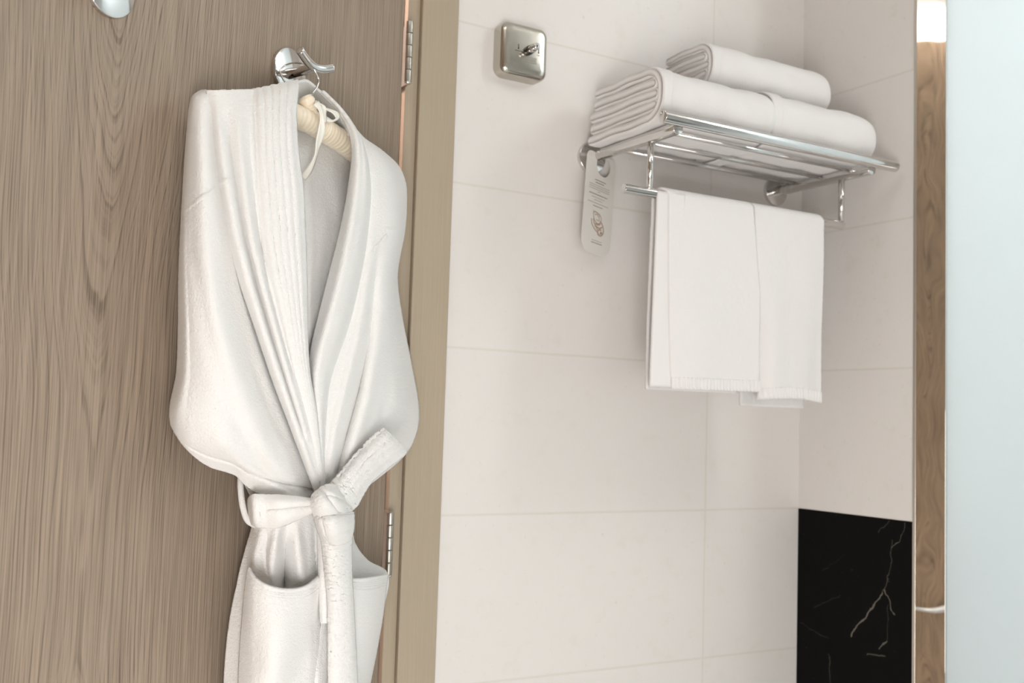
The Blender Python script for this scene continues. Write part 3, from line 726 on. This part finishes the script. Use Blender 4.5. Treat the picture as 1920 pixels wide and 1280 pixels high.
# ------------------------------------------------------------------ towel rack
RX0, RX1 = 1.152, 1.642
ZR = .515+EYE
rack = thing('towel_rack', 'chrome shelf rack with lower bar on the marble wall holding white towels', 'towel rack', (1.4, 1.69, ZR-.11))
for x in (RX0, RX1):
    mesh_obj('wall_plate', *cyl_vf((x, 1.69, ZR), (0, -1, 0), .031, .009, 64, .0015), CHROME, rack)
    mesh_obj('socket', *tube_vf([(x, 1.682, ZR), (x, 1.640, ZR)], .0105, 32, round_end=.001), CHROME, rack)
    # side arm: flat rounded bar
    mesh_obj('arm', *tube_vf([(x, 1.648, ZR), (x, 1.421, ZR)], .0112, 32, round_end=.001), CHROME, rack)
mesh_obj('front_rail', *tube_vf([(1.108, 1.409, ZR+.010), (1.696, 1.409, ZR+.010)], .0108, 40, round_end=.0012), CHROME, rack)
for y in (1.470, 1.548, 1.622):
    mesh_obj('shelf_bar', *tube_vf([(RX0, y, ZR+.0065), (RX1, y, ZR+.0065)], .0048, 24), CHROME, rack)
YB = 1.497
for x in (RX0-.001, RX1-.002):
    mesh_obj('drop_post', *tube_vf([(x, YB, ZR-.006), (x, YB, ZR-.100)], .0060, 28), CHROME, rack)
mesh_obj('towel_bar', *tube_vf([(1.092, YB, ZR-.102), (1.690-.048, YB, ZR-.102)], .0088, 40, round_end=.0012), CHROME, rack)

# ------------------------------------------------------------------ folded towels on the shelf
def superring(yc, zc, ry, rz, n=48, e=3.0):
    out = []
    for k in range(n):
        a = 2*math.pi*k/n; c, s = math.cos(a), math.sin(a)
        out.append((yc+ry*math.copysign(abs(c)**(2/e), c), zc+rz*math.copysign(abs(s)**(2/e), s)))
    return out
def fold_towel(name, x0, x1, y0, y1, z0, h, layers, label, seed, slope=0., er=.05, group='folded towels on the chrome shelf', tilt=0., efront=2.4):
    """folded towel along x: smooth rounded roll whose left end shows its layers. y0 front, y1 back."""
    rs = random.Random(seed); mb = MB(); yc = (y0+y1)/2; ry = (y1-y0)/2; rz = h/2; n = 64
    def zoff(y, x): return slope*(y-y0)+tilt*(x-x0)
    def section(fr, sh=1.0):
        out = []
        for k in range(n):
            a = 2*math.pi*k/n; c, s = math.cos(a), math.sin(a)
            e = efront if c < 0 else 3.2
            y = yc+ry*sh*math.copysign(abs(c)**(2/3.0), c); hh = rz*sh
            z = z0+rz+hh*math.copysign(abs(s)**(2/e), s)
            out.append((y, z))
        return out
    # main body
    st = [(.013, .90), (.014, .965), (.019, 1.0), (.026, 1.014)]
    nx = 26
    for i in range(1, nx): st.append((.026+(x1-x0-.026-er)*i/nx, 1.014+.008*math.sin(i*.9+seed)))
    for i in range(0, 9):
        a = i/8*math.pi/2; st.append((x1-x0-er+er*math.sin(a), max(.06, 1-.62*(1-math.cos(a))) if i < 8 else .30))
    V = []; F = []
    for (dx, sh) in st:
        for (y, z) in section(0, sh):
            # rounded far end closes by height, keeps some width
            yy = y
            V.append((x0+dx, yy+.0015*math.sin(40*dx+z*60), z+zoff(yy, x0+dx)+.0012*math.sin(dx*55+yy*30+seed)))
    for i in range(len(st)-1):
        for k in range(n): F.append((i*n+k, i*n+(k+1) % n, (i+1)*n+(k+1) % n, (i+1)*n+k))
    F.append(tuple(range(n))[::-1]); F.append(tuple((len(st)-1)*n+k for k in range(n)))
    mb.add(V, F)
    # layered left end: U-shaped folds nested round the front, loops at the back
    t = h/layers
    def strip(path, r, xa, xb):
        """path in (y,z); rounded strip of half thickness r extruded from xa to xb"""
        m = len(path); prof = []
        P = np.array(path); T = np.gradient(P, axis=0); T /= np.linalg.norm(T, axis=1)[:, None]; Nn = np.stack([-T[:, 1], T[:, 0]], 1)
        rr_ = np.full(m, r)
        up = [P[i]+Nn[i]*rr_[i] for i in range(m)]; dn = [P[i]-Nn[i]*rr_[i] for i in range(m)][::-1]
        capE = [P[-1]+T[-1]*r*math.sin(a)+Nn[-1]*r*math.cos(a) for a in np.linspace(0, math.pi, 7)[1:-1]]
        capS = [P[0]-T[0]*r*math.sin(a)-Nn[0]*r*math.cos(a) for a in np.linspace(0, math.pi, 7)[1:-1]]
        loop = up+capE+dn+capS
        cen = np.array(list(P)+[P[-1]]*len(capE)+list(P[::-1])+[P[0]]*len(capS))
        loop = np.array(loop); L_ = len(loop); V = []; F = []
        xs = [(xa, .60), (xa+.0008, .80), (xa+.0025, .95), (xa+.006, 1.0), (xb, 1.0)]
        for (x, k_) in xs:
            q = cen+(loop-cen)*k_
            for (y, z) in q: V.append((x, y, z+zoff(y, x)))
        for i in range(len(xs)-1):
            for k_ in range(L_): F.append((i*L_+k_, i*L_+(k_+1) % L_, (i+1)*L_+(k_+1) % L_, (i+1)*L_+k_))
        # front cap: quads between up and down sides
        for i in range(m-1): F.append((i, i+1, m+len(capE)+(m-1-(i+1)), m+len(capE)+(m-1-i)))
        F.append(tuple([m-1]+list(range(m, m+len(capE)))+[m+len(capE)]))
        F.append(tuple([2*m+len(capE)-1]+list(range(2*m+len(capE), 2*m+len(capE)+len(capS)))+[0]))
        mb.add(V, F)
    # outer wrap following the front of the section
    r = t*.47
    yf, rad = y0+t*.5+.001, min(rz-t*.5, .05); hh = rz-t*.5
    path = [(y, z0+rz+hh+.0012*math.sin(y*70+seed)) for y in np.linspace(y1-.030, yf+rad, 14)]
    for a in np.linspace(90, 270, 17)[1:-1]:
        path.append((yf+rad+rad*math.cos(R(a)), z0+rz+hh*math.copysign(abs(math.sin(R(a)))**.8, math.sin(R(a)))))
    path += [(y, z0+rz-hh+.0012*math.sin(y*60+seed)) for y in np.linspace(yf+rad, y1-.010, 14)]
    strip(path, r, x0, x0+.03)
    ni = layers-2
    for q in range(ni):
        zz = z0+t*(q+1.5); rel = abs((zz-(z0+rz))/rz)
        ya = y0+t*1.25+.030*rel**1.5+rs.uniform(-.002, .004); yz = y1-.010-.026*(q+1)/layers+(.006 if q % 2 else 0)
        strip([(y, zz+.0010*math.sin(y*45+q*1.7+seed)-(rel*.35*t*max(0, 1-(y-ya)/.06)*(1 if zz > z0+rz else -1))) for y in np.linspace(ya, yz, 18)], t*.53, x0+rs.uniform(.0005, .0025), x0+.026)
    # paired loops at the back (each fold returns)
    o = mb.build(name, TOWEL); bm_ = o.modifiers.new('s', 'SUBSURF'); bm_.levels = 1; bm_.render_levels = 1
    tag(o, label, 'towel', group)
    return o
ZT = ZR+.0122
fold_towel('folded_towel', 1.125, 1.416, 1.426, 1.664, ZT, .108, 5, 'thick folded white towel at the left end of the chrome shelf, layered edges showing', 1, er=.04)
fold_towel('folded_towel', 1.394, 1.702, 1.432, 1.668, ZT, .116, 6, 'folded white towel at the right end of the chrome shelf, rounded end towards the corner', 2, er=.05)
fold_towel('folded_towel', 1.300, 1.640, 1.500, 1.672, ZT+.113, .096, 5, 'folded white towel lying on top of the two others on the chrome shelf', 3, er=.045)

# ------------------------------------------------------------------ hand towels over the bar
ZBAR = ZR-.102
def hang_towel(name, cols, back, label, seed):
    """cols(v) gives left and right x of the front sheet; y ripple; back = (xl, xr, drop)"""
    mb = MB(); nu = 60
    def sheet(xl, xr, drop, side, off, ripple, th=.0042, vbot=None):
        """draped half: side -1 in front of the bar, +1 behind; returns rows bottom->top"""
        nv = 70; rows = []
        for j_ in range(nv+1):
            v = j_/nv; row = []
            for i in range(nu+1):
                u = i/nu; x = xl(v)+(xr(v)-xl(v))*u
                z = ZBAR-(drop(u))*v
                y = YB+side*(off(v))+ripple(u, v)*(.25+.75*v)
                row.append((x, y, z))
            rows.append(row)
        return rows
    return sheet
def towel_pair(label, xlf, xrf, dropf, ripf, xlb, xrb, dropb, ripb, seed, name='hand_towel'):
    nu, nv = 56, 80; Vg = []
    rad = .0115
    T = thing(name, label, 'towel', (float((xlf(0)+xrf(0))/2), YB, ZBAR-.36), 'hand towels over the lower bar')
    rows = []
    for j_ in range(nv, -1, -1):   # front sheet bottom -> top
        v = j_/nv; rows.append([((xlf(v)+(xrf(v)-xlf(v))*u), YB-rad-ripf(u, v)*min(1, v*1.6)-.002*v, ZBAR-dropf(u)*v) for u in np.linspace(0, 1, nu+1)])
    for a in np.linspace(0, math.pi, 11)[1:-1]:
        f = a/math.pi
        rows.append([(((xlf(0)*(1-f)+xlb(0)*f)+((xrf(0)*(1-f)+xrb(0)*f)-(xlf(0)*(1-f)+xlb(0)*f))*u), YB-rad*math.cos(a), ZBAR+rad*math.sin(a)) for u in np.linspace(0, 1, nu+1)])
    for j_ in range(0, nv+1):
        v = j_/nv; rows.append([((xlb(v)+(xrb(v)-xlb(v))*u), YB+rad+ripb(u, v)*min(1, v*1.6), ZBAR-dropb(u)*v) for u in np.linspace(0, 1, nu+1)])
    V = []; rsn = np.random.RandomState(seed)
    for j_, row in enumerate(rows):
        for p in row: V.append((p[0], p[1]+.0004*rsn.randn(), p[2]))
    n = nu+1
    F = [(a*n+b, a*n+b+1, (a+1)*n+b+1, (a+1)*n+b) for a in range(len(rows)-1) for b in range(nu)]
    o = mesh_obj('towel_cloth', V, F, TOWEL, T); m = o.modifiers.new('th', 'SOLIDIFY'); m.thickness = .005; m.offset = 0
    # woven hem band with its short vertical ribs, along the front bottom
    V = []; F = []; nh = 330
    for i in range(nh+1):
        u = i/nh; x = xlf(1)+(xrf(1)-xlf(1))*u
        y = YB-rad-ripf(u, 1)-.002-.0034-.0011*math.cos(u*2*math.pi*(xrf(1)-xlf(1))/.0085)
        for zz in (.0215, .020, .0012, 0): V.append((x, y+(.0012 if zz in (.0215, 0) else 0), ZBAR-dropf(u)+zz-.001))
    for i in range(nh):
        for k_ in range(3): a = i*4+k_; F.append((a, a+1, a+5, a+4))
    o = mesh_obj('woven_hem', V, F, TOWEL, T); m = o.modifiers.new('th', 'SOLIDIFY'); m.thickness = .001
    return T
lin = lambda a, b: (lambda v: a+(b-a)*v)
T1 = towel_pair('white hand towel at the left of the lower bar, over the longer free bar end',
    lambda v: 1.1835+.012*v*v, lambda v: 1.389+.018*min(1, v*2.2), lambda u: .350-.003*u, lambda u, v: .004*math.sin(u*5.2+.5)+.010*math.exp(-((u-0.0)/.12)**2)*(-.5)+.004,
    lambda v: 1.166+.0*v, lambda v: 1.380, lambda u: .352, lambda u, v: .006+.006*math.sin(u*6), 1)
# folded-in side flap of the left towel
V = []; F = []
nu, nv = 16, 70
for j_ in range(nv+1):
    v = j_/nv
    for i in range(nu+1):
        u = i/nu; x = (1.163-.010*v)+(.058)*u
        V.append((x, YB-.004-.006*math.sin(u*math.pi/2)*(1-.4*v)-.003*v, ZBAR+.004-(.352)*v))
for a in range(nv):
    for b_ in range(nu): k = a*(nu+1)+b_; F.append((k, k+1, k+nu+2, k+nu+1))
o = mesh_obj('side_flap', V, F, TOWEL, T1); m = o.modifiers.new('th', 'SOLIDIFY'); m.thickness = .005
V = []; F = []
for i in range(61):
    u = i/60; x = 1.153+.05*u
    for zz in (.020, .0005): V.append((x, YB-.0075-.0060*math.sin(u*1.3)*.6-.0036-.0006*math.cos(u*2*math.pi*.05/.0075), ZBAR+.004-.352+zz))
for i in range(60): a = i*2; F.append((a, a+1, a+3, a+2))
o = mesh_obj('woven_hem', V, F, TOWEL, T1); m = o.modifiers.new('th', 'SOLIDIFY'); m.thickness = .001
T2 = towel_pair('white hand towel at the right of the lower bar, its hem hanging slightly lower',
    lambda v: 1.392+.018*min(1, v*2.2), lambda v: 1.577+.010*v, lambda u: .361-.004*math.sin(u*math.pi)*1.2, lambda u, v: -.002+.010*math.sin(u*math.pi*1.6)*v+.003*math.sin(u*11)-.004*math.exp(-(u/.08)**2),
    lambda v: 1.390, lambda v: 1.55, lambda u: .374, lambda u, v: .005+.005*math.sin(u*5), 2)

# ------------------------------------------------------------------ door-hanger card
PAPER = simple('card_paper', (.74, .71, .665), .6)
cw, ch = .094, .198
xc, zc2, yk = 1.156, .4195+EYE, 1.664
card = thing('hanging_card', 'long white printed card hanging from the left arm of the towel rack', 'card', (xc, yk, zc2))
card.rotation_euler = (0, R(4), R(19))
def card_pt(x, z): 
    k = (zc2-z)
    return (x-.055*k*0-.06*k*.0, yk+.04*k*.0, z)
bm = bmesh.new()
out = []
for (sx, sz, a0) in ((1, 1, 0), (-1, 1, 90), (-1, -1, 180), (1, -1, 270)):
    rc = .014 if sz > 0 else .026
    for k in range(9):
        a = R(a0+90*k/8); out.append((xc+sx*(cw/2-rc)+rc*math.cos(a), zc2+sz*(ch/2-rc)+rc*math.sin(a)))
hole = []
hx, hz, hr = xc+.008, ZR-.016, .0225
nh = 36
for k in range(nh):
    a = 2*math.pi*k/nh; hole.append((hx+hr*math.cos(a), hz+hr*1.02*math.sin(a)))
# bridge outline and hole with quads by angle
no = 72; oute = []
cen = np.array([hx, hz]); O = np.array(out)
def ray_poly(a):
    d = np.array([math.cos(a), math.sin(a)]); best = 1e9
    for i in range(len(O)):
        p, q = O[i]-cen, O[(i+1) % len(O)]-cen; e = q-p; den = d[0]*e[1]-d[1]*e[0]
        if abs(den) < 1e-12: continue
        t = (p[0]*e[1]-p[1]*e[0])/den; s_ = (p[0]*d[1]-p[1]*d[0])/den
        if t > 0 and -1e-6 <= s_ <= 1+1e-6: best = min(best, t)
    return cen+d*best
angs = sorted([2*math.pi*k/no for k in range(no)]+[math.atan2(q[1]-hz, q[0]-hx) % (2*math.pi) for q in O])
V = []; F = []
for a in angs:
    q = ray_poly(a); V.append((q[0], yk, q[1])); V.append((hx+hr*math.cos(a), yk, hz+hr*math.sin(a)))
n = len(angs)
for i in range(n): k = (i+1) % n; F.append((2*i, 2*k, 2*k+1, 2*i+1))
bm.free()
o = mesh_obj('card_sheet', V, F, PAPER, card, False); m = o.modifiers.new('t', 'SOLIDIFY'); m.thickness = .0008; m.offset = 0
INKC = simple('grey_print', (.17, .155, .13), .7); INKL = simple('light_grey_print', (.33, .30, .26), .7); INKB = simple('brown_print', (.42, .31, .23), .7)
yp = yk-.0005
def textline(mb, z, x0, x1, hh, rs, gap=.0007):
    x = x0
    while x < x1:
        wd = min(rs.uniform(.0025, .0065), x1-x); slab(mb, x, x+wd, z-hh/2, z+hh/2, yp, .0001); x += wd+gap
rs = random.Random(5); zt0 = zc2+ch/2
for zz, a, b_, hh, mm, nm in ((.053, -.012, .014, .0015, INKC, 'printed_heading'), (.058, -.011, .010, .0015, INKC, 'printed_heading'), (.0815, -.024, .020, .0016, INKC, 'printed_heading'),
        (.1045, -.013, .010, .0013, INKC, 'printed_heading'), (.176, -.012, .014, .0014, INKC, 'printed_heading'), (.0635, -.025, .024, .0011, INKL, 'printed_line'), (.0675, -.025, .024, .0011, INKL, 'printed_line'),
        (.0715, -.025, .024, .0011, INKL, 'printed_line'), (.0755, -.004, .002, .001, INKL, 'printed_line'), (.0875, -.018, .014, .0011, INKL, 'printed_line'), (.0925, -.012, .009, .0011, INKL, 'printed_line'),
        (.0985, -.026, .023, .0011, INKL, 'printed_line'), (.1715, -.011, .013, .0011, INKL, 'printed_line')):
    mb = MB(); textline(mb, zt0-zz, xc+a*1.35, xc+b_*1.35, hh, rs); mb.build(nm, mm, card, False)
# brown swirling floral emblem
mb = MB(); ex, ez = xc-.0005, zt0-.139
def stroke(pts, r): 
    P = smooth_path([(ex+a*.0013, yp, ez+b_*.001) for a, b_ in pts], 20); V, F = tube_vf(P, r, 6)
    V = [(v[0], yp+(v[1]-yp)*.2, v[2]) for v in V]; mb.add(V, F)
for sgn in range(1):
    stroke([(-11, 20), (-8, 24), (0, 22), (8, 17), (9, 8), (3, 2), (-4, 4), (-9, 10), (-11, 20)], .0011)
    stroke([(-7, 17), (-2, 19), (4, 14), (3, 8), (-3, 9)], .0009)
    stroke([(-15, 8), (-13, -2), (-6, -10), (3, -16), (8, -20)], .0014)
    stroke([(-10, 10), (-8, 2), (-2, -4), (6, -6), (13, -2)], .0016)
    stroke([(6, 8), (12, 4), (16, -4), (16, -14), (10, -20), (3, -18), (4, -10), (11, -8)], .0016)
    stroke([(-4, 1), (2, 0), (8, 3)], .0018); stroke([(-6, -3), (0, -8), (4, -14)], .0013); stroke([(9, -12), (13, -14), (8, -16)], .0018)
    for q in range(5): stroke([(-11+4*q, 20-q), (-12+4*q, 24-q*.8), (-10.5+4*q, 26-q)], .0006)
mb.build('printed_emblem', INKB, card)

# ------------------------------------------------------------------ polished post and frosted screen on the right
s_dir = np.array([-.891, -.453]); s_dir /= np.linalg.norm(s_dir)      # face normal
t_dir = np.array([-s_dir[1]*-1, s_dir[0]]); t_dir = np.array([.453, -.891]); t_dir /= np.linalg.norm(t_dir)
P0 = ypt(1716.0, 640, 1.385)[:2]
def along(px):
    r = rays(np.array([px, 640.]))[:2]; A = np.array([[r[0], -t_dir[0]], [r[1], -t_dir[1]]]); k_ = np.linalg.solve(A, P0); return k_[1]
W1 = along(1773.0)
print('post width', W1)
def obox(name, a, b_, d0, d1, z0, z1, mt, parent=None, bev=.002):
    """box in the screen's plane: a..b along it, d0..d1 in front of its face"""
    bm = bmesh.new(); bmesh.ops.create_cube(bm, size=1)
    for v in bm.verts: v.co = Vector((a+(v.co.x+.5)*(b_-a), d0+(v.co.y+.5)*(d1-d0), z0+(v.co.z+.5)*(z1-z0)))
    if bev: bmesh.ops.bevel(bm, geom=list(bm.edges), offset=bev, segments=2, profile=.5, affect='EDGES')
    for v in bm.verts:
        q = P0+t_dir*v.co.x+s_dir*v.co.y; v.co = Vector((q[0], q[1], v.co.z))
    bmesh.ops.recalc_face_normals(bm, faces=bm.faces)
    me = D.meshes.new(name); bm.to_mesh(me); bm.free(); me.materials.append(mt)
    o = D.objects.new(name, me); C.objects.link(o)
    if parent: o.parent = parent; o.matrix_parent_inverse = Matrix.Translation(-Vector(parent_world(parent)))
    return o
MIR, nt, b = mat('polished_post_metal')
b.inputs['Base Color'].default_value = (.79, .76, .72, 1); b.inputs['Metallic'].default_value = 1; b.inputs['Roughness'].default_value = .02
tc = N(nt, 'ShaderNodeTexCoord'); L(nt, bump(nt, noise(nt, scaled(nt, tc.outputs['Object'], (9, 9, 7)), 1, 1, .5), .35, .0035), b.inputs['Normal'])
q = P0+t_dir*W1/2
post = thing('screen_post', 'mirror polished metal post between marble wall and frosted glass, reflecting brown wood', 'post', (q[0], q[1], 0))
obox('post_body', 0, W1, -.03, 0, .0, CEIL-.001, MIR, post, .0007)
obox('edge_strip', -.004, .0015, -.03, .0012, .0, CEIL-.001, SATIN, post, .0005)
GL, nt, b = mat('frosted_glass')
b.inputs['Base Color'].default_value = (.88, .91, .915, 1); b.inputs['Roughness'].default_value = .55; b.inputs['Transmission Weight'].default_value = .0
tr = N(nt, 'ShaderNodeBsdfTranslucent'); tr.inputs[0].default_value = (.92, .945, .950, 1)
mx = N(nt, 'ShaderNodeMixShader'); mx.inputs[0].default_value = .72; outn = nt.nodes['Material Output']
L(nt, b.outputs[0], mx.inputs[1]); L(nt, tr.outputs[0], mx.inputs[2]); L(nt, mx.outputs[0], outn.inputs[0])
scr = obox('glass_screen', W1+.001, W1+1.9, -.018, -.010, .01, CEIL-.002, GL, None, .001)
tag(scr, 'tall pale green frosted glass screen along the right edge', 'glass screen')

# ------------------------------------------------------------------ wardrobe added out of view for the post to mirror, and the mirrored lamp
ward = thing('wardrobe', 'tall oak wardrobe added unseen on the left to be mirrored in the polished post', 'wardrobe', (-.75, .3, 0))
OAKW = wood('oak_wardrobe', (.40, .285, .19), (.17, .115, .075), .75, ax=1, fine=.35, amp=1.3)
box('carcass', (-1.08, -.6, .0), (-.472, 1.14, CEIL-.002), OAKW, ward)
for a, b_ in ((-.59, .27), (.274, 1.13)):
    dr = box('wardrobe_door', (-.4715, a, .02), (-.452, b_, CEIL-.02), OAKW, ward, .0015)
mesh_obj('pull_bar', *tube_vf([(-.435, .35, .72), (-.432, .36, .722), (-.43, .85, .722), (-.435, .86, .72)], .011, 24), CHROME, dr)
for y in (.42, .80): mesh_obj('pull_foot', *tube_vf([(-.453, y, .722), (-.43, y, .722)], .006, 16), CHROME, dr)
LM, nt, b = mat('opal_lamp'); b.inputs['Emission Color'].default_value = (1, .98, .95, 1); b.inputs['Emission Strength'].default_value = 4; b.inputs['Base Color'].default_value = (.9, .9, .9, 1)
lamp = box('ceiling_lamp', (-.42, .35, CEIL-.075), (-.26, .95, CEIL-.002), LM, None, .02, 4)
tag(lamp, 'white opal ceiling lamp mirrored at the top of the polished post', 'lamp')
